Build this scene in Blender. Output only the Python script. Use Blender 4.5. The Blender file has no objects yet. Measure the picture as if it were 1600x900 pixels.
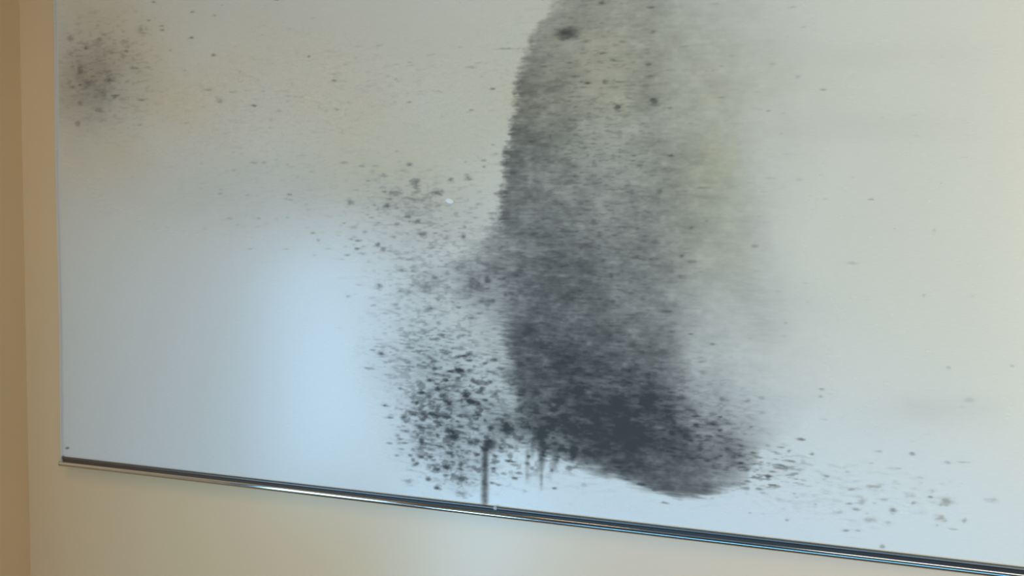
import bpy, bmesh, math, random
import numpy as np
from mathutils import Vector, Matrix

random.seed(7)
rng = np.random.default_rng(11)
S = bpy.context.scene
COL = S.collection

# ------------------------------------------------------------------ camera
F_PX = 2300.0
def vnorm(a):
    a = np.array(a, float)
    return a / np.linalg.norm(a)
HV = (-4200.0, 218.0)                     # vanishing point of the horizontals of the back wall
ey, ex0, exs = HV[1], 80.0, 0.0182        # left hem of the blind gives the verticals
vy = -((HV[0]-800)*(ex0-800) - (HV[1]-450)*450 + F_PX**2) / ((HV[0]-800)*exs + (HV[1]-450))
VV = (ex0 + exs*vy, vy)
ax = -vnorm(((HV[0]-800)/F_PX, (450-HV[1])/F_PX, -1))
az = -vnorm(((VV[0]-800)/F_PX, (450-VV[1])/F_PX, -1))
ay = np.cross(az, ax)
R = np.array([ax, ay, az])                # rows: world axes in camera coordinates
CLOTH_Y = -0.034
fwd = R @ np.array([0, 0, -1.0])
P0 = np.array([0.0, CLOTH_Y, 1.70])       # the point of the cloth the lens looks at
CAM = P0 - fwd * 3.0

def at(px, py, y=CLOTH_Y):
    """point of the vertical plane at depth y that lies on the sight line of an image pixel"""
    d = R @ np.array([(px-800)/F_PX, (450-py)/F_PX, -1.0])
    return CAM + d * ((y - CAM[1]) / d[1])

cam_data = bpy.data.cameras.new('camera')
cam = bpy.data.objects.new('camera', cam_data)
COL.objects.link(cam)
cam_data.sensor_fit = 'HORIZONTAL'
cam_data.sensor_width = 36.0
cam_data.lens = 36.0 * F_PX / 1600.0
cam_data.clip_start = 0.02
M = Matrix([list(R[i]) + [CAM[i]] for i in range(3)] + [[0, 0, 0, 1]])
cam.matrix_world = M
S.camera = cam

# ------------------------------------------------------------------ world, exposure, window light
w = bpy.data.worlds.new('world'); S.world = w; w.use_nodes = True
w.node_tree.nodes['Background'].inputs[0].default_value = (0.55, 0.75, 1.0, 1)
w.node_tree.nodes['Background'].inputs[1].default_value = 0.15
S.view_settings.view_transform = 'Standard'
S.view_settings.look = 'None'
S.view_settings.gamma = 1.0
S.view_settings.use_curve_mapping = False
S.view_settings.exposure = 0.0

X_CORNER = at(39, 450, 0.0)[0]
ROOM_R, ROOM_F, ROOM_H = 2.1, -3.4, 2.8   # right wall x, front wall y, ceiling height

def area_light(name, loc, aim, sx, sy, power, color, spread=math.pi):
    d = bpy.data.lights.new(name, 'AREA'); d.shape = 'RECTANGLE'
    d.size, d.size_y, d.energy, d.color, d.spread = sx, sy, power, color, spread
    o = bpy.data.objects.new(name, d); COL.objects.link(o)
    o.location = loc
    o.rotation_euler = Vector(aim).to_track_quat('-Z', 'Z').to_euler()
    return o

# openings of the left wall: (y_far, y_near, z0, z1)   seen as the cool sheen on the cloth
WIN_A = (-2.15, -0.92, 0.90, 1.68)
WIN_B = (-3.34, -1.90, 0.06, 0.78)
WIN_C = (1.35, 2.05, 0.9, 2.5)              # x0, x1, z0, z1 in the front wall, behind the photographer
WIN_D = (-1.26, 0.95, 0.06, 0.74)         # low glazing of the front wall
def window_light(name, win, radiance, color):
    y0, y1, z0, z1 = win
    a = (y1-y0)*(z1-z0)
    return area_light(name, (X_CORNER-0.02, (y0+y1)/2, (z0+z1)/2), (1, 0, 0), y1-y0, z1-z0, radiance*a*math.pi, color)
window_light('daylight_near', WIN_A, 6.2, (0.31, 0.65, 1.0))
window_light('daylight_far', WIN_B, 14.0, (0.26, 0.62, 1.0))
def front_light(name, win, radiance, color, spread=math.pi):
    x0, x1, z0, z1 = win
    return area_light(name, ((x0+x1)/2, ROOM_F-0.02, (z0+z1)/2), (0, 1, 0), x1-x0, z1-z0, radiance*(x1-x0)*(z1-z0)*math.pi, color, spread)
front_light('daylight_front', WIN_C, 7.1, (1.0, 0.90, 0.62), math.radians(115))   # beam narrowed so the left side stays dimmer
front_light('daylight_low', WIN_D, 4.8, (0.12, 0.50, 1.0))
area_light('warm_fill', (-0.7, -1.5, ROOM_H-0.05), (0, 0.1, -1), 0.35, 0.35, 3.6, (1.0, 0.62, 0.30))  # added unseen fill that warms the left of the cloth
area_light('rail_glint_panel', (0.55, -2.5, ROOM_H-0.05), (0, 0.1, -1), 1.1, 0.75, 7.0, (1.0, 0.95, 0.86))  # added unseen overhead panel, sized to put a highlight along the right of the rail

# ------------------------------------------------------------------ materials
def mat(name):
    m = bpy.data.materials.new(name); m.use_nodes = True
    return m, m.node_tree.nodes, m.node_tree.links, m.node_tree.nodes['Principled BSDF']

def plaster(name, c1, c2, bump=0.05, rough=0.85, spec=0.25):
    m, n, l, b = mat(name)
    tc = n.new('ShaderNodeTexCoord')
    n1 = n.new('ShaderNodeTexNoise'); n1.inputs['Scale'].default_value = 3.5; n1.inputs['Detail'].default_value = 5
    n2 = n.new('ShaderNodeTexNoise'); n2.inputs['Scale'].default_value = 260; n2.inputs['Detail'].default_value = 3
    cr = n.new('ShaderNodeMix'); cr.data_type = 'RGBA'
    cr.inputs[6].default_value = (*c1, 1); cr.inputs[7].default_value = (*c2, 1)
    bp = n.new('ShaderNodeBump'); bp.inputs['Strength'].default_value = bump; bp.inputs['Distance'].default_value = 0.002
    l.new(tc.outputs['Object'], n1.inputs['Vector']); l.new(tc.outputs['Object'], n2.inputs['Vector'])
    l.new(n1.outputs['Fac'], cr.inputs[0]); l.new(cr.outputs[2], b.inputs['Base Color'])
    l.new(n2.outputs['Fac'], bp.inputs['Height']); l.new(bp.outputs['Normal'], b.inputs['Normal'])
    b.inputs['Roughness'].default_value = rough
    b.inputs['Specular IOR Level'].default_value = spec
    return m
M_WALL = plaster('beige_wall_paint', (0.88, 0.64, 0.37), (0.90, 0.66, 0.39), 0.03, 0.27, 1.0)
M_CEIL = plaster('ceiling_paint', (0.62, 0.60, 0.54), (0.66, 0.63, 0.58))
M_DARK = plaster('far_wall_paint', (0.20, 0.18, 0.15), (0.23, 0.20, 0.17))
M_FLOOR = plaster('floor_boards', (0.16, 0.12, 0.09), (0.21, 0.16, 0.12))
M_FRAME = plaster('window_frame_paint', (0.75, 0.75, 0.73), (0.78, 0.78, 0.76), 0.0)

def metal(name, base, rough):
    m, n, l, b = mat(name)
    b.inputs['Metallic'].default_value = 1.0
    tc = n.new('ShaderNodeTexCoord'); mp = n.new('ShaderNodeMapping')
    mp.inputs['Scale'].default_value = (3, 300, 300)
    no = n.new('ShaderNodeTexNoise'); no.inputs['Scale'].default_value = 1.0; no.inputs['Detail'].default_value = 3
    mr = n.new('ShaderNodeMapRange'); mr.inputs[3].default_value = rough*0.8; mr.inputs[4].default_value = rough*1.25
    l.new(tc.outputs['Object'], mp.inputs['Vector']); l.new(mp.outputs[0], no.inputs['Vector'])
    l.new(no.outputs['Fac'], mr.inputs[0]); l.new(mr.outputs[0], b.inputs['Roughness'])
    b.inputs['Base Color'].default_value = (*base, 1)
    return m
M_CHROME = metal('polished_aluminium', (0.62, 0.63, 0.65), 0.10)
M_RAIL = metal('dark_anodised_aluminium', (0.19, 0.185, 0.18), 0.36)

def plastic(name, c, rough):
    m, n, l, b = mat(name)
    no = n.new('ShaderNodeTexNoise'); no.inputs['Scale'].default_value = 90
    mr = n.new('ShaderNodeMapRange'); mr.inputs[3].default_value = rough*0.85; mr.inputs[4].default_value = rough*1.15
    l.new(no.outputs['Fac'], mr.inputs[0]); l.new(mr.outputs[0], b.inputs['Roughness'])
    b.inputs['Base Color'].default_value = (*c, 1)
    return m
M_CAP = plastic('grey_plastic', (0.42, 0.42, 0.39), 0.5)
M_GROOVE = plastic('dark_rubber_insert', (0.035, 0.03, 0.025), 0.6)
M_BACK = plastic('white_backing', (0.70, 0.70, 0.67), 0.7)
M_SPECK = plastic('white_paint_speck', (0.95, 0.97, 0.96), 0.25)
M_CLIP = plastic('pale_clip', (0.45, 0.55, 0.60), 0.4)

def fabric():
    m, n, l, b = mat('stained_blind_fabric')
    at_ = n.new('ShaderNodeAttribute'); at_.attribute_name = 'stain'
    tc = n.new('ShaderNodeTexCoord')
    mp = n.new('ShaderNodeMapping'); mp.inputs['Scale'].default_value = (60, 60, 480)
    no = n.new('ShaderNodeTexNoise'); no.inputs['Scale'].default_value = 1.0; no.inputs['Detail'].default_value = 4
    l.new(tc.outputs['Object'], mp.inputs['Vector']); l.new(mp.outputs[0], no.inputs['Vector'])
    mr = n.new('ShaderNodeMapRange'); mr.inputs[3].default_value = 0.95; mr.inputs[4].default_value = 1.05
    l.new(no.outputs['Fac'], mr.inputs[0])
    mul = n.new('ShaderNodeVectorMath'); mul.operation = 'SCALE'
    l.new(at_.outputs['Color'], mul.inputs[0]); l.new(mr.outputs[0], mul.inputs['Scale'])
    l.new(mul.outputs[0], b.inputs['Base Color'])
    rr = n.new('ShaderNodeMapRange'); rr.inputs[3].default_value = 0.27; rr.inputs[4].default_value = 0.50
    l.new(at_.outputs['Alpha'], rr.inputs[0]); l.new(rr.outputs[0], b.inputs['Roughness'])
    sr = n.new('ShaderNodeMapRange'); sr.inputs[3].default_value = 1.0; sr.inputs[4].default_value = 0.25
    l.new(at_.outputs['Alpha'], sr.inputs[0]); l.new(sr.outputs[0], b.inputs['Specular IOR Level'])
    bp = n.new('ShaderNodeBump'); bp.inputs['Strength'].default_value = 0.02; bp.inputs['Distance'].default_value = 0.001
    l.new(no.outputs['Fac'], bp.inputs['Height']); l.new(bp.outputs['Normal'], b.inputs['Normal'])
    return m
M_FABRIC = fabric()

# ------------------------------------------------------------------ builders
def link(name, me, m, parent=None, kind=None, label=None):
    o = bpy.data.objects.new(name, me); COL.objects.link(o)
    if m: me.materials.append(m)
    if parent: o.parent = parent
    if kind: o['kind'] = kind
    if label: o['label'] = label
    return o
def add_box(bm, lo, hi):
    lo, hi = Vector(lo), Vector(hi)
    r = bmesh.ops.create_cube(bm, size=1.0, matrix=Matrix.Translation((lo+hi)/2) @ Matrix.Diagonal((*(hi-lo), 1)))
    return r['verts']
def boxes(name, lst, m, parent=None, kind=None, label=None, bevel=0.0):
    bm = bmesh.new()
    for lo, hi in lst: add_box(bm, lo, hi)
    if bevel: bmesh.ops.bevel(bm, geom=bm.edges[:], offset=bevel, segments=2, affect='EDGES')
    me = bpy.data.meshes.new(name); bm.to_mesh(me); bm.free()
    return link(name, me, m, parent, kind, label)
def extrude_x(name, prof, x0, x1, m, parent=None, smooth=True, nseg=1, label=None):
    """closed (y, z) outline swept along x, with end faces"""
    bm = bmesh.new()
    xs = [x0 + (x1-x0)*i/nseg for i in range(nseg+1)]
    rows = [[bm.verts.new((x, y, z)) for y, z in prof] for x in xs]
    k = len(prof)
    for a, b in zip(rows, rows[1:]):
        for i in range(k):
            f = bm.faces.new((a[i], a[(i+1) % k], b[(i+1) % k], b[i])); f.smooth = smooth
    bm.faces.new(rows[0]); bm.faces.new(rows[-1][::-1])
    bmesh.ops.recalc_face_normals(bm, faces=bm.faces[:])
    me = bpy.data.meshes.new(name); bm.to_mesh(me); bm.free()
    me.set_sharp_from_angle(angle=math.radians(32))
    return link(name, me, m, parent, label=label)

# ------------------------------------------------------------------ the room
T = 0.12
XC = X_CORNER
def wall_with_openings(name, axis, pos, a0, a1, h, holes, m, outward):
    """wall slab normal to axis; holes are (a0,a1,z0,z1) sorted along a"""
    lst = []
    def slab(p0, p1, z0, z1):
        if p1-p0 < 1e-4 or z1-z0 < 1e-4: return
        lo, hi = sorted((pos, pos+outward*T))
        if axis == 'x': lst.append(((lo, p0, z0), (hi, p1, z1)))
        else: lst.append(((p0, lo, z0), (p1, hi, z1)))
    c = a0
    for h0, h1, z0, z1 in sorted(holes):
        slab(c, h0, 0, h); slab(h0, h1, 0, z0); slab(h0, h1, z1, h); c = h1
    slab(c, a1, 0, h)
    return boxes(name, lst, m, kind='structure')
boxes('wall_back', [((XC-T, 0, 0), (ROOM_R+T, T, ROOM_H))], M_WALL, kind='structure')
wall_with_openings('wall_left', 'x', XC, ROOM_F, 0, ROOM_H, [WIN_A, WIN_B], M_WALL, -1)
wall_with_openings('wall_front', 'y', ROOM_F, XC-T, ROOM_R+T, ROOM_H, [WIN_D, WIN_C], M_DARK, -1)
boxes('wall_right', [((ROOM_R, ROOM_F, 0), (ROOM_R+T, 0, ROOM_H))], M_DARK, kind='structure')
boxes('floor', [((XC-T, ROOM_F-T, -0.1), (ROOM_R+T, T, 0))], M_FLOOR, kind='structure')
boxes('ceiling', [((XC-T, ROOM_F-T, ROOM_H), (ROOM_R+T, T, ROOM_H+0.1))], M_CEIL, kind='structure')
def window_unit(name, axis, pos, win, outward):
    a0, a1, z0, z1 = win; f = 0.035
    def bx(p0, p1, q0, q1):
        lo, hi = sorted((pos+outward*0.03, pos+outward*0.07))
        return ((lo, p0, q0), (hi, p1, q1)) if axis == 'x' else ((p0, lo, q0), (p1, hi, q1))
    o = boxes(name, [bx(a0, a0+f, z0, z1), bx(a1-f, a1, z0, z1), bx(a0+f, a1-f, z0, z0+f), bx(a0+f, a1-f, z1-f, z1)],
              M_FRAME, kind='structure')
    return o
window_unit('window_1', 'x', XC, WIN_A, -1)
window_unit('window_2', 'x', XC, WIN_B, -1)
window_unit('window_3', 'y', ROOM_F, WIN_C, -1)
window_unit('window_4', 'y', ROOM_F, WIN_D, -1)

# ------------------------------------------------------------------ the blind: measures
XL = at(87, 400)[0]                        # left hem
XR = at(1600, 450)[0] + 0.10               # right hem, just out of the frame
Z_RAIL = at(900, 714 + 0.1152*(900-107))[2]  # top of the bottom rail
Z_TOP = 2.62                               # roller tube
RAIL_H = 0.025

blind = bpy.data.objects.new('roller_blind', None); COL.objects.link(blind)
blind.location = (0, 0, 0)
blind['label'] = 'mould-stained white fabric roller blind with shiny metal bottom rail hanging on the beige wall'
blind['category'] = 'blind'

# ---- stain map on the cloth ------------------------------------------------
def hash2(i, j, s):
    h = (i.astype(np.int64)*374761393 + j.astype(np.int64)*668265263 + s*1274126177) & 0xffffffff
    h = ((h ^ (h >> 13))*1274126177) & 0xffffffff
    return ((h ^ (h >> 16)) & 0xffff).astype(np.float32)/65535.0
def vnoise(x, y, s):
    i, j = np.floor(x), np.floor(y)
    fx, fy = (x-i).astype(np.float32), (y-j).astype(np.float32)
    fx, fy = fx*fx*(3-2*fx), fy*fy*(3-2*fy)
    a, b = hash2(i, j, s), hash2(i+1, j, s)
    c, d = hash2(i, j+1, s), hash2(i+1, j+1, s)
    return (a*(1-fx)+b*fx)*(1-fy) + (c*(1-fx)+d*fx)*fy
def fbm(x, y, s, o=3):
    t, a, n = 0, 0.5, 0
    for k in range(o):
        t = t + a*vnoise(x*2**k, y*2**k, s+17*k); n += a; a *= 0.5
    return t/n
def sst(a, b, x):
    t = np.clip((x-a)/(b-a), 0, 1)
    return t*t*(3-2*t)

# cloth grid: fine where the photo shows it, coarse in the rest
xs = np.concatenate([np.linspace(XL, at(1600, 450)[0]+0.03, 960), [XR]])
z_fine_top = at(80, 0)[2] + 0.06
zs = np.concatenate([np.linspace(Z_RAIL-0.004, z_fine_top, 620), np.linspace(z_fine_top, Z_TOP, 140)[1:]])
GX, GZ = np.meshgrid(xs, zs)               # rows: z
# cloth points projected through the camera to image pixels (about 1.3 mm): the stain outlines below are placed in them
d = np.stack([GX-CAM[0], np.full_like(GX, CLOTH_Y-CAM[1]), GZ-CAM[2]], -1) @ R
PX = (800 + F_PX*d[..., 0]/-d[..., 2]).astype(np.float32)
PY = (450 - F_PX*d[..., 1]/-d[..., 2]).astype(np.float32)
UNIT = 0.00135
U, V = (GX/UNIT).astype(np.float32), (GZ/UNIT).astype(np.float32)
n_streak = fbm(U/16, V/2.4, 3, 3)
n_streak2 = fbm(U/34, V/3.6, 41, 3)
n_blob = fbm(U/7, V/4.5, 5, 3)
n_soft = fbm(U/60, V/45, 9, 3)
n_cloud = fbm(U/150, V/110, 23, 3)
n_fine = fbm(U/5, V/2.6, 31, 2)
n_clot = fbm(U/14, V/8, 57, 3)            # clumps of mould, about 15 units across
n_dash = fbm(U/10, V/3.0, 71, 2)            # threads of the weave that hold dirt
n_mid = fbm(U/28, V/20, 83, 3)

def gauss(cx, cy, rx, ry):
    return np.exp(-((PX-cx)/rx)**2 - ((PY-cy)/ry)**2)

# transmittance of the broad grey column, control rows
ROWS = [
 (-60, [(860,1),(900,.60),(960,.66),(1020,.68),(1080,.80),(1180,.92),(1300,1)]),
 (0,   [(850,.70),(900,.58),(960,.66),(1020,.66),(1080,.80),(1180,.90),(1300,1)]),
 (60,  [(830,.60),(880,.58),(960,.68),(1010,.64),(1060,.74),(1150,.84),(1300,1)]),
 (140, [(810,.45),(850,.48),(910,.56),(965,.68),(1015,.55),(1060,.72),(1150,.82),(1260,.95),(1400,1)]),
 (200, [(800,.45),(850,.47),(900,.56),(960,.66),(1015,.60),(1060,.72),(1130,.78),(1190,.90),(1300,1)]),
 (250, [(795,.40),(840,.40),(900,.52),(955,.60),(1010,.50),(1080,.60),(1130,.72),(1190,.88),(1300,1)]),
 (330, [(785,.34),(860,.40),(950,.50),(1010,.47),(1060,.57),(1120,.70),(1170,.80),(1230,.95),(1300,1)]),
 (380, [(700,.86),(750,.66),(800,.40),(860,.30),(910,.32),(950,.44),(1000,.42),(1050,.50),(1110,.68),(1160,.76),(1220,.95),(1300,1)]),
 (420, [(690,.88),(730,.66),(780,.46),(820,.30),(860,.24),(910,.26),(950,.40),(1000,.42),(1050,.50),(1100,.68),(1160,.80),(1230,.95),(1300,1)]),
 (480, [(700,.95),(745,.80),(775,.62),(805,.33),(850,.27),(920,.29),(980,.42),(1030,.42),(1070,.56),(1120,.76),(1200,.86),(1300,.97),(1400,1)]),
 (560, [(720,1),(780,.82),(805,.24),(850,.19),(920,.22),(990,.25),(1040,.32),(1065,.50),(1085,.68),(1140,.82),(1220,.90),(1320,1)]),
 (620, [(740,1),(780,.80),(815,.26),(880,.16),(950,.16),(1000,.16),(1050,.28),(1090,.52),(1120,.66),(1160,.80),(1240,.92),(1330,1)]),
 (670, [(740,.95),(785,.66),(830,.26),(890,.15),(950,.10),(1000,.10),(1050,.14),(1090,.28),(1125,.44),(1160,.64),(1200,.84),(1280,1)]),
 (710, [(780,.95),(820,.75),(855,.45),(910,.20),(950,.14),(1000,.14),(1050,.18),(1100,.25),(1140,.30),(1165,.46),(1190,.78),(1240,1)]),
 (750, [(800,1),(880,.8),(960,.30),(1000,.25),(1050,.21),(1100,.26),(1140,.36),(1165,.52),(1185,.85),(1240,1)]),
 (800, [(800,1),(960,.5),(1000,.30),(1050,.24),(1100,.28),(1140,.40),(1170,.7),(1220,1)]),
]
ROWS = [(y, [(r[0][0]-70, 1.0)] + r) for y, r in ROWS]
cx = np.arange(560, 1461, 10.0)
table = np.array([np.interp(cx, [p[0] for p in r], [p[1] for p in r]) for _, r in ROWS])
wob = (n_streak-0.5)
PXw = PX + wob*26 + (n_soft-0.5)*34
PYw = PY + (n_soft-0.5)*24 + (n_streak-0.5)*8
ry = np.array([r[0] for r in ROWS], float)
fy = np.interp(PYw, ry, np.arange(len(ry)))
i0 = np.clip(np.floor(fy).astype(int), 0, len(ry)-2); ty = fy-i0
gxf = np.clip((PXw-cx[0])/10.0, 0, len(cx)-1.001); g0 = gxf.astype(int); tx = gxf-g0
Tcol = ((table[i0, g0]*(1-tx)+table[i0, g0+1]*tx)*(1-ty) + (table[i0+1, g0]*(1-tx)+table[i0+1, g0+1]*tx)*ty)
dens = -np.log(np.clip(Tcol, 0.03, 1))
# its sharp left border
ly = [-80, 0, 25, 40, 60, 100, 180, 250, 330, 350, 370, 390, 412, 435]
lx = [876, 866, 858, 838, 830, 815, 803, 790, 779, 772, 757, 728, 690, 600]
edge = np.interp(PY, ly, lx)
jag = (n_streak2-0.5)*12 + (n_streak-0.5)*5 + (n_blob-0.5)*14 + (n_mid-0.5)*10
soft = np.interp(PY, [330, 420], [1.0, 5.0])
left = sst(-10, 11, (PX - edge + jag*np.sqrt(soft))/soft)
left = np.maximum(left, sst(415, 445, PY))
dens = dens*left*(1.12 + 0.04*(1-sst(300, 420, PY)))
# dark seam along the border
dens += 0.22*left*np.exp(-np.clip(PX-edge, 0, None)/22)*sst(40, 90, PY)*(1-sst(330, 380, PY))
# lower border
bx = [790, 830, 870, 900, 930, 960, 1000, 1060, 1100, 1130, 1165, 1190]
by = [690, 700, 712, 722, 736, 748, 762, 776, 772, 764, 752, 700]
low = np.interp(PX, bx, by) + (n_streak2-0.5)*14 + (n_soft-0.5)*14
bw = np.interp(PX, [800, 900, 960, 1150], [20, 12, 9, 9])
dens *= 1 - sst(-1, 1, (PY-low)/bw)*sst(770, 800, PX)
# mottling inside
dens *= 1.12 + 0.30*(n_streak-0.5) + 0.40*(n_blob-0.5) + 0.35*(n_streak2-0.5) + 0.75*(n_mid-0.5) + 0.5*(n_clot-0.5)

# patchy growth: thinner and thicker places of the column
dens *= np.clip(1 - 0.26*gauss(1120, 700, 60, 50) - 0.34*gauss(1078, 575, 32, 55) - 0.30*gauss(930, 125, 70, 60)
                - 0.24*gauss(952, 245, 45, 40) + 0.24*gauss(845, 555, 45, 50) - 0.10*gauss(1090, 630, 40, 30), 0.3, 1.5)

# ---- tan tint: damp patches, and warm light painted over the upper left
tan = 0.50*gauss(160, 95, 150, 180) + 0.22*gauss(360, 130, 260, 160) + 0.14*gauss(640, 200, 200, 160)
olive = 0.34*(1-sst(1135, 1190, PX-0.06*(PY-300)+(n_mid-0.5)*30))*sst(1000, 1110, PX)*sst(170, 280, PY)*(1-sst(360, 520, PY)) + 0.20*gauss(1120, 180, 60, 90) + 0.30*gauss(960, 110, 150, 150) + 0.22*gauss(640, 225, 150, 70)
olive = olive*(0.55 + 0.9*n_cloud)
tan += 0.10*gauss(860, 100, 200, 130) + 0.08*gauss(1220, 120, 160, 60) + 0.10*gauss(640, 330, 110, 70)
tan += 0.16*(1-sst(250, 480, PY))*(1-sst(600, 950, PX)) + 0.10*gauss(930, 130, 150, 190) + 0.10*gauss(1010, 330, 90, 110)  # broad first term paints in the warmer light at upper left
tan *= 0.55 + 0.9*n_cloud
grey = 0.16*gauss(160, 120, 70, 85) + 0.10*gauss(120, 140, 40, 60) + 0.06*gauss(420, 300, 220, 60)
grey += 0.05*gauss(1460, 640, 110, 30) + 0.03*gauss(1400, 85, 200, 25) + 0.04*gauss(1350, 200, 160, 30)
dens += grey*(0.6+0.8*n_soft)*2.2*(0.75+0.5*n_streak)
# blotches beside the column
blot = [(700,395,-.12,22,18),(670,445,.22,26,16),(740,445,.35,20,22),(760,470,.25,24,20),(640,320,.12,40,24),(700,340,.08,60,50),
        (600,300,.07,60,40),(660,380,.10,90,60),(660,500,.10,80,45),(690,560,.16,70,30),(640,560,.12,60,40),(690,600,.28,55,35),(700,640,.30,60,40),
        (690,690,.26,60,40),(730,700,.20,40,50),(720,745,.14,40,25),(600,600,.06,40,40),(790,668,.45,24,20),(760,640,.25,40,30),
        (1120,620,.10,70,50),(1150,690,.20,40,40),(1170,430,.12,50,70),(1190,500,.10,40,40),(1210,735,.10,40,16)]
for bx_, by_, a, rx, ry_ in blot:
    dens += a*gauss(bx_, by_, rx, ry_)*(0.35+1.3*n_streak)
# thread-long dirt and clumps, by area
def area(lst):
    m = 0
    for x, y, rx, ry_, a in lst: m = m + a*gauss(x, y, rx, ry_)
    return m
dens += 1.15*area([(670,330,95,60,.22),(680,430,90,70,.26),(690,540,85,50,.36),(640,540,60,45,.15),(690,630,70,70,.40),(700,720,60,40,.30),
                   (920,300,120,330,.32),(960,640,160,90,.45),(1110,700,60,60,.45),(1205,735,55,30,.55),(170,110,75,90,.22),(420,200,200,140,.08),
                   (600,130,180,90,.07),(1330,770,120,50,.16)])*sst(0.56, 0.80, n_dash)
clot = sst(0.54, 0.74, n_clot)
c_edge = sst(608, 640, PX + (n_soft-0.5)*40 - 0.35*(PY-640))*(1-sst(752, 790, PY + (n_soft-0.5)*60))
dens += c_edge*area([(690,650,75,85,1.05),(735,600,45,45,.5),(770,690,50,60,.55),(860,680,60,50,.9),(720,740,55,28,.5)])*clot
dens += area([(980,650,120,60,.38),(1110,680,50,40,.35),(900,600,90,60,.3),(670,440,70,50,.28),(770,440,50,60,.35),(640,320,60,40,.18),(130,120,50,60,.2)])*clot
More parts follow.
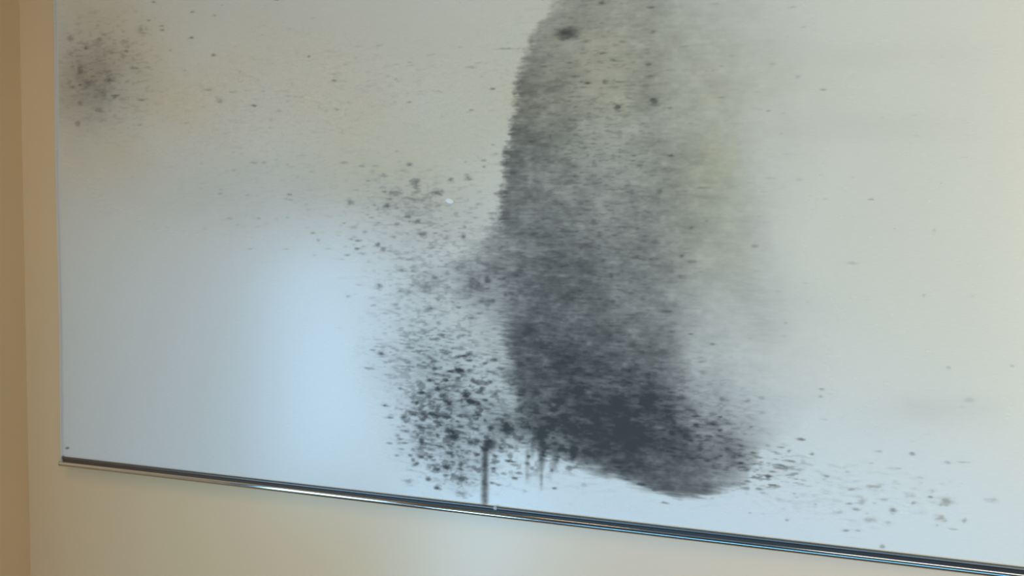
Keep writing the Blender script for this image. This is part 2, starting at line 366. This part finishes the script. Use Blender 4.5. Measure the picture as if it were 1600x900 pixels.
# ---- single spots: x, y, rx, ry, strength
SPOTS = [
(885,52,18,11,.55),(940,4,6,4,.6),(1017,12,7,2,.4),(1020,50,5,3,.45),(945,127,6,3,.5),(965,167,8,6,.7),(1021,158,8,8,.6),(917,130,8,2,.45),
(897,119,9,2,.35),(890,98,6,2,.4),(1013,100,6,3,.4),(943,83,8,2,.3),(830,221,6,2,.4),(1047,243,6,3,.6),(990,243,5,2,.4),(770,139,6,2,.55),
(619,124,5,2,.6),(640,159,5,2,.35),(735,172,5,2,.4),(793,76,26,1.2,.35),(737,105,10,2,.25),(1047,168,4,2,.3),
(302,19,5,2,.45),(299,59,5,2,.5),(240,3,6,2,.45),(232,32,5,1.5,.35),(253,40,4,1.5,.4),(254,47,4,1.3,.4),(346,8,6,1.5,.25),(335,24,5,1.5,.25),
(135,76,6,2.5,.5),(125,112,9,10,.38),(210,106,6,2,.35),(222,156,8,2,.35),(121,194,5,5,.3),(154,172,8,4,.3),(220,48,9,8,.25),(110,60,6,5,.25),
(125,132,5,2,.45),(112,136,7,3,.35),(179,150,7,3,.35),(172,126,6,3,.25),(125,161,7,4,.3),(195,66,8,3,.2),(160,148,12,10,.2),(195,80,6,2,.3),
(334,86,5,3,.3),(397,165,6,2,.35),(365,174,5,3,.2),(432,0,5,2.5,.5),(483,88,4,2,.35),(522,126,5,2,.35),(461,151,5,1.6,.4),(395,165,6,2,.3),
(525,171,5,2.5,.35),(333,87,5,3,.2),(344,156,9,6,.22),(325,140,10,3,.2),
(640,257,5,4,.5),(650,287,7,8,.6),(682,301,11,5,.55),(704,280,5,3,.5),(730,276,6,4,.6),(605,322,8,5,.7),(617,302,11,6,.35),(547,316,7,5,.4),
(601,300,5,3,.4),(636,338,6,3,.5),(654,345,6,4,.5),(661,364,7,3,.45),(590,383,6,4,.65),(599,389,6,4,.4),(724,369,6,5,.45),(697,372,5,2.5,.45),
(726,355,4,2.5,.4),(560,376,6,2,.45),(549,374,5,2,.35),(559,388,6,2,.4),(490,364,5,2.5,.35),(497,375,5,2.5,.35),(757,261,4,2,.35),(727,253,4,2,.3),
(755,250,6,2,.3),(661,313,8,4,.35),(712,335,5,4,.25),(454,304,6,2,.35),(620,350,6,2,.3),(580,340,5,2,.3),
(678,433,7,6,.5),(664,448,16,10,.25),(593,448,5,5,.5),(627,456,6,4,.4),(685,468,5,4,.5),(761,436,7,8,.45),(740,443,11,9,.35),(790,460,5,4,.55),
(769,470,6,4,.5),(752,471,6,3,.4),(584,477,6,2,.4),(740,476,6,2,.35),(718,480,6,1.6,.45),(706,471,6,1.6,.35),(596,552,7,4,.8),
(723,556,8,2.2,1.6),(734,553,6,4,1.2),(734,563,7,2,1.1),(710,559,9,2,.8),(773,563,7,3,.7),(758,568,4,2.5,.8),(716,577,9,4,1.2),(782,576,8,3,.8),
(720,580,14,4,.9),(703,580,6,2,1.0),(733,580,8,4,.9),(716,591,8,3,.9),(672,595,7,2.2,.8),(698,594,6,2,.8),(738,594,4,4,.9),(753,609,5,8,.7),
(728,617,8,6,1.3),(738,628,9,5,1.4),(757,625,6,3,1.2),(693,607,10,7,.6),(702,630,10,8,.8),(670,618,9,5,.6),(657,613,9,2.2,.6),(676,639,6,2.5,.8),
(646,645,11,5,.8),(630,652,5,6,.8),(677,648,8,2.2,.7),(700,652,7,2.2,.7),(727,650,11,5,.7),(743,655,6,2.2,.7),(709,682,11,6,1.3),(704,672,7,7,.7),
(720,667,6,2.4,1.0),(740,670,7,3,.8),(745,688,6,4,.8),(735,691,8,3,.6),(658,690,5,6,.8),(670,668,10,3,.7),(652,664,10,5,.5),(633,673,11,2.2,.6),
(625,686,6,2.2,.6),(633,692,8,2.2,.6),(680,729,8,7,.95),(699,731,6,4.5,1.2),(669,748,4.5,4,.75),(681,762,5,3,.7),(659,714,5,3,.9),(641,711,5,2.5,.8),
(645,719,4,4,.6),(651,725,5,3,.8),(703,709,7,5,.8),(688,697,5,3,.7),(701,696,6,3,.6),(719,729,5,7,.6),(725,749,8,7,.5),(716,755,4,3,.5),
(697,743,5,3,.5),(721,772,9,6,.45),(728,777,6,3,.5),(643,735,8,2,.35),
(767,669,7,6,1.1),(791,669,13,10,.9),(783,701,5,3,.8),(775,713,4.5,3,1.0),(797,713,6,7,.5),(794,721,5,2.4,.7),(772,732,4.5,3.4,1.1),
(805,747,8,3,.9),(826,713,4,3.5,1.0),(824,724,6,3.5,.7),(802,726,6,3,.6),(769,755,5,2.4,.7),(778,757,7,2,.5),(866,763,3.5,2.6,.8),(878,702,7,3.6,1.1),
(871,717,6,6,1.0),(897,709,8,6,1.0),(862,735,3.5,3,.8),(849,711,7,3.4,.9),(895,718,6,4,.6),(904,726,6,2,.4),
(767,597,5,3,.9),(815,636,7,5,.7),(849,588,9,6,.5),(895,583,4,3,.7),(813,617,8,2.2,.9),(857,667,8,5,.9),(846,675,4,8,.8),(888,667,9,8,.6),
(870,628,8,3,.6),(880,652,10,5,.5),(905,612,9,5,.6),(918,648,6,4,.6),(915,680,8,6,.6),(965,633,8,4,.7),(970,640,5,3,.6),(995,649,7,2,.7),(993,661,6,2.6,.9),
(990,619,9,3,.6),(1025,622,7,3,.6),(1018,640,11,2,.6),(1043,643,6,2,.7),(1008,684,7,4,.8),(1050,678,7,5,.9),(1037,686,5,3,.7),(950,691,4,3,.8),
(930,697,8,2.4,.7),(915,706,6,4,.8),(966,665,5,10,.4),(990,672,14,3,.5),
(1112,662,8,4,.9),(1086,664,5,2.4,.8),(1090,681,7,4,.8),(1125,673,4,2.2,.8),(1124,681,7,3,.8),(1107,685,7,7,.4),(1125,652,3.5,2,.7),(1137,701,5,3.2,.9),
(1155,711,9,3,.9),(1157,724,8,3,1.0),(1161,730,6,2,.7),(1165,735,7,2,.6),(1173,667,4.5,2.4,.65),(1164,678,4,2,.4),(1176,707,5,2,.65),(1233,705,5,3,.65),
(1218,727,10,2,.6),(1223,732,10,2.2,.55),(1207,737,6,2,.65),(1200,745,6,3,.5),(1082,717,5,3,.6),(1168,752,6,2,.6),(1080,688,4,4,.6),(1239,721,5,2,.45),
(1190,748,6,2,.3),(1165,763,8,3,.4),(1185,764,5,2,.4),(1215,760,7,2,.3),(1244,749,4,1.6,.4),
(1251,686,7,3,.7),(1269,709,4,2.4,.5),(1283,608,5,1.5,.5),(1282,619,4,2.4,.4),(1427,710,5,3.4,.45),(1292,744,6,2,.5),(1477,783,11,7,.38),(1395,797,5,5.5,.5),
(1454,777,4,2.2,.5),(1427,786,5,3,.4),(1420,775,8,4,.22),(1470,809,8,6,.34),(1506,814,4.5,4,.38),(1550,781,10,5,.22),(1347,784,6,5,.25),(1322,829,7,3,.4),
(1379,854,4,4.5,.35),(1330,764,9,3,.28),(1363,760,8,3,.28),(1328,787,6,2,.4),(1338,796,6,2,.4),(1374,705,5,2.2,.35),(1401,732,12,2,.3),(1481,722,5,2.4,.3),
(1502,722,10,1.5,.25),(1491,827,10,1.4,.22),(1482,574,5,3,.2),(1582,572,4,3,.2),(1274,788,4,4,.28),(1245,777,7,2,.25),(1172,801,3,2,.35),(1230,812,3,2,.3),
(1360,812,12,4,.2),(1388,818,8,4,.2),(1310,800,8,3,.2),(1440,800,8,4,.15),(1190,622,6,3,.2),(1192,645,7,3.5,.16),(1290,656,7,2,.15),(1515,625,11,4,.14),
(1323,737,4,2,.25),(1340,829,5,2,.3),(1464,821,4,2,.35),
(967,730,8,2.2,.8),(986,730,7,2,.6),(1003,757,10,3,.9),(1024,766,9,2,.5),(1039,786,7,2,.7),(980,749,6,2,.5),(916,724,5,2,.5),(1008,735,8,2,.5),
(1286,140,5,1.5,.4),(1200,173,4,1.5,.35),(1246,120,4,2,.15),(1239,11,6,2,.18),(1470,286,5,1.2,.28),(1360,312,6,2,.28),(1288,311,8,1.4,.2),
(1398,357,4,1.5,.22),(1460,359,4,3,.22),(1443,462,4,4,.2),(1178,385,6,3,.3),(1080,522,5,1.3,.6),(1114,538,6,2,.45),(1066,400,5,3,.5),(960,368,7,2,.5),
(955,431,4,4,.5),(105,700,5,2,.75),(1104,345,4,2,.3),(1330,411,8,3,.15),(1502,408,10,2,.12),
]
def stamp(x, y, rx, ry_, a, soft=0.5):
    p = at(x, y); u, v = p[0], p[2]
    k = np.linalg.norm(p-CAM)/F_PX
    wx, wz = rx*k*1.06, ry_*k*1.02
    j0, j1 = np.searchsorted(xs, [u-1.9*wx, u+1.9*wx]); a0, a1 = np.searchsorted(zs, [v-1.9*wz, v+1.9*wz])
    if j1 <= j0 or a1 <= a0: return
    sl = (slice(a0, a1), slice(j0, j1))
    q = np.sqrt(((GX[sl]-u)/wx)**2 + ((GZ[sl]-v)/wz)**2) + (n_streak[sl]-0.5)*0.9 + (n_blob[sl]-0.5)*1.1 + (n_fine[sl]-0.5)*0.5
    spot_d[sl] += 1.75*a*np.exp(-1.9*np.clip(q, 0, None)**2)
spot_d = np.zeros_like(dens)
for s in SPOTS: stamp(*s)
# ---- fields of small dashes: centre, spread, count, strength range, sizes
def field(cx_, cy_, sx, sy, n, a0, a1, r0, r1, h0, h1, box=None):
    k = 0
    while k < n:
        x, y = rng.normal(cx_, sx), rng.normal(cy_, sy)
        k += 1
        if box and not (box[0] < x < box[2] and box[1] < y < box[3]): continue
        f = rng.random()**2
        stamp(x, y, rng.uniform(r0, r1), rng.uniform(h0, h1), a0+(a1-a0)*f)
field(160, 110, 45, 48, 70, .06, .26, 4, 10, 1.5, 4, (98, 5, 250, 205))
field(380, 160, 120, 90, 130, .04, .18, 3, 8, 1.2, 2.4, (110, 0, 820, 330))
field(640, 110, 130, 70, 90, .04, .20, 3, 8, 1.2, 2.4, (400, 0, 830, 330))
field(480, 320, 90, 50, 70, .04, .20, 3, 8, 1.2, 2.4, (250, 200, 760, 470))
field(660, 330, 75, 45, 150, .05, .32, 3, 9, 1.3, 3.4, (480, 230, 790, 480))
field(670, 430, 70, 45, 190, .05, .32, 4, 10, 1.4, 3.6, (530, 300, 800, 560))
field(690, 540, 60, 30, 170, .06, .40, 4, 11, 1.3, 3.2, (575, 480, 810, 600))
field(700, 630, 50, 40, 260, .08, .60, 3, 10, 1.4, 4.0, (600, 560, 820, 720))
field(690, 680, 42, 38, 150, .08, .55, 3, 9, 1.4, 4.0, (615, 590, 820, 760))
field(750, 735, 36, 22, 60, .08, .50, 3, 8, 1.4, 3.4, (640, 690, 860, 775))
field(860, 680, 50, 25, 130, .10, .70, 4, 9, 2, 5, (790, 600, 960, 735))
field(990, 660, 70, 35, 150, .08, .55, 4, 11, 1.6, 4.5, (830, 570, 1150, 770))
field(960, 460, 90, 110, 260, .05, .35, 4, 12, 1.3, 3.6, (770, 200, 1120, 620))
field(930, 130, 70, 80, 110, .05, .30, 4, 11, 1.3, 3.0, (815, 0, 1080, 260))
field(1110, 690, 35, 40, 70, .06, .45, 4, 9, 1.4, 3.4, (1040, 600, 1180, 780))
field(1205, 735, 32, 20, 80, .06, .42, 3, 9, 1.1, 2.2, (1140, 680, 1300, 790))
field(1350, 770, 90, 40, 110, .03, .20, 3, 8, 1.2, 3.2, (1150, 660, 1590, 870))
field(1350, 400, 160, 200, 90, .03, .12, 3, 7, 1.0, 2.2, (1100, 0, 1600, 760))
field(1150, 180, 60, 130, 60, .03, .16, 3, 9, 1.1, 2.4, (1060, 0, 1260, 520))
dens += spot_d
# ---- drips running down to the rail
for x0, y0, y1, wd, a in [(758,696,793,4.8,1.5),(846,668,738,5.0,1.3),(846,735,770,2.6,.55),(824,700,758,3.2,.5),(832,690,722,3.6,.5),(868,690,737,5.5,.6),
                          (895,690,727,5.0,.6),(829,736,762,3,.15),(860,735,760,4,.18),(840,735,760,7,.12)]:
    t = (PX-(x0-0.008*(PY-y0)))/wd
    body = np.exp(-t*t)*sst(y0-8, y0+6, PY)*(1-sst(y1-14, y1+3, PY))
    dens += a*body*(0.55+0.9*n_blob)
dens += 0.75*np.exp(-(((PX-886+0.5*(PY-52))/17)**2 + ((PY-52)/9)**2)**1.4)*(0.6+0.9*n_blob)
dens += 1.9*np.exp(-(((PX-766)/10)**2 + ((PY-695)/9)**2)**1.5)*(0.7+0.6*n_blob)
# ---- colours
dens = np.clip(dens, 0, 3.2)
dens = dens*dens/(dens+0.035)              # soft toe, so that thin stains fade out
T_ = np.exp(-dens)
base = np.array([0.815, 0.81, 0.755], np.float32)
tint = np.stack([(1-0.06*tan)*(1-0.13*olive), (1-0.21*tan)*(1-0.15*olive), (1-0.45*tan)*(1-0.42*olive)], -1)
col = base*tint
mould = np.array([0.020, 0.021, 0.024], np.float32)
rgb = mould + (col-mould)*T_[..., None]
red = gauss(766, 695, 11, 11) + 0.7*np.exp(-((PX-758)/5)**2)*sst(690, 705, PY)
rgb *= (1 - red[..., None]*np.array([0.0, 0.06, 0.05]))
hem = (1-sst(XL+0.014, XL+0.020, GX))
rgb = rgb*(1-hem[..., None]) + hem[..., None]*(np.array([0.80, 0.80, 0.775])*(0.93+0.07*T_[..., None]))
alpha = np.clip(1-T_, 0, 1)

# ---- cloth mesh
ny, nx = GX.shape
GY = np.full_like(GX, CLOTH_Y)
GY += 0.006*np.exp(-((GX-XL)/0.010)**2) + 0.0012*np.sin(GX*5.1+0.6)*np.clip((GZ-Z_RAIL)/0.5, 0, 1)
GXm = GX + 0.0015*np.sin(GZ*9)*np.exp(-((GX-XL)/0.02)**2)
co = np.stack([GXm, GY, GZ], -1).reshape(-1, 3).astype(np.float32)
me = bpy.data.meshes.new('fabric')
me.vertices.add(nx*ny); me.vertices.foreach_set('co', co.ravel())
ii = (np.arange(ny-1)[:, None]*nx + np.arange(nx-1)[None, :]).ravel()
quads = np.stack([ii, ii+1, ii+nx+1, ii+nx], -1).astype(np.int32)
nf = len(quads)
me.loops.add(nf*4); me.polygons.add(nf)
me.loops.foreach_set('vertex_index', quads.ravel())
me.polygons.foreach_set('loop_start', np.arange(0, nf*4, 4, dtype=np.int32))
me.polygons.foreach_set('use_smooth', np.ones(nf, dtype=bool))
ca = me.color_attributes.new('stain', 'FLOAT_COLOR', 'POINT')
rgba = np.concatenate([np.clip(rgb, 0, 1), alpha[..., None]], -1).reshape(-1).astype(np.float32)
ca.data.foreach_set('color', rgba)
me.update(); me.validate()
link('fabric', me, M_FABRIC, blind, label='white cloth with a dark grey mould column, black spots and drips')
boxes('backing_layer', [((XL+0.022, CLOTH_Y+0.0030, Z_RAIL-0.004), (XR, CLOTH_Y+0.0040, Z_TOP))], M_BACK, blind)

# ---- bottom rail
RX0 = at(100, 716)[0]; RX1 = XR - 0.004
zt = Z_RAIL
yc = CLOTH_Y
def arc(cy, cz, r, a0, a1, n):
    return [(cy + r*math.cos(math.radians(a0+(a1-a0)*i/n)), cz + r*math.sin(math.radians(a0+(a1-a0)*i/n))) for i in range(n+1)]
# upper channel that grips the cloth: rounded lip, shallow hollow face
prof = [(yc+0.003, zt)] + arc(yc-0.0045, zt-0.0022, 0.0022, 90, 180, 6) + \
       [(yc-0.0066, zt-0.0040), (yc-0.0057, zt-0.0052), (yc-0.0052, zt-0.0074), (yc-0.0047, zt-0.0100), (yc-0.0042, zt-0.0120), (yc+0.003, zt-0.0122)]
rail = extrude_x('bottom_rail', prof, RX0, RX1, M_RAIL, blind)
# lower bead, round and polished
RXB = at(93, 724)[0]
def face(cy, cz, r, a0, a1, n):            # arc given by the elevation of its outward normal
    return [(cy - r*math.cos(math.radians(a0+(a1-a0)*i/n)), cz + r*math.sin(math.radians(a0+(a1-a0)*i/n))) for i in range(n+1)]
R1, R2 = 0.0125, 0.0060
c1 = (yc-0.0036+R1*math.cos(math.radians(30)), zt-0.0127-R1*math.sin(math.radians(30)))
up = face(c1[0], c1[1], R1, 30, 6, 12)
c2 = (up[-1][0]+R2*math.cos(math.radians(6)), up[-1][1]-R2*math.sin(math.radians(6)))
low_ = face(c2[0], c2[1], R2, 6, -88, 12)
bead = [(yc+0.003, zt-0.0127)] + up + low_[1:] + [(yc+0.003, low_[-1][1])]
extrude_x('rail_bead', bead, RXB, RX1, M_CHROME, rail, label='polished rounded lower lip of the rail')
extrude_x('rail_groove', [(yc-0.0036, zt-0.0120), (yc-0.0036, zt-0.0130), (yc+0.002, zt-0.0130), (yc+0.002, zt-0.0120)], RX0+0.001, RX1, M_GROOVE, rail)
cap = boxes('end_cap', [((RX0-0.004, yc-0.0068, zt-0.012), (RX0+0.0005, yc+0.003, zt+0.002))], M_CAP, rail, bevel=0.0012)
boxes('end_cap', [((RX1-0.0005, yc-0.0078, zt-0.0255), (RX1+0.004, yc+0.003, zt+0.001))], M_CAP, rail, bevel=0.0012)
pc = at(776, 792)
boxes('clip', [((pc[0]-0.004, yc-0.0088, zt-0.006), (pc[0]+0.004, yc-0.003, zt+0.0015))], M_CLIP, rail, bevel=0.0015, label='small pale clip on the rail')

# ---- white speck on the cloth
p = at(703, 314)
bm = bmesh.new()
bmesh.ops.create_uvsphere(bm, u_segments=16, v_segments=8, radius=1.0,
    matrix=Matrix.Translation((p[0], CLOTH_Y-0.001, p[2])) @ Matrix.Rotation(math.radians(12), 4, 'Y') @ Matrix.Diagonal((0.0105, 0.0022, 0.0058, 1)))
for f in bm.faces: f.smooth = True
me = bpy.data.meshes.new('white_speck'); bm.to_mesh(me); bm.free()
link('white_speck', me, M_SPECK, blind, label='small bright white speck left of the grey column')

# ---- roller tube and brackets above the frame
tube = extrude_x('roller_tube', [(yc+0.001+0.021*math.cos(a), Z_TOP+0.021*math.sin(a)) for a in [2*math.pi*i/28 for i in range(28)]], XL-0.008, XR+0.008, M_RAIL, blind)
for x in (XL-0.012, XR+0.009):
    boxes('bracket', [((x, -0.062, Z_TOP-0.028), (x+0.003, -0.0005, Z_TOP+0.030))], M_CAP, tube)
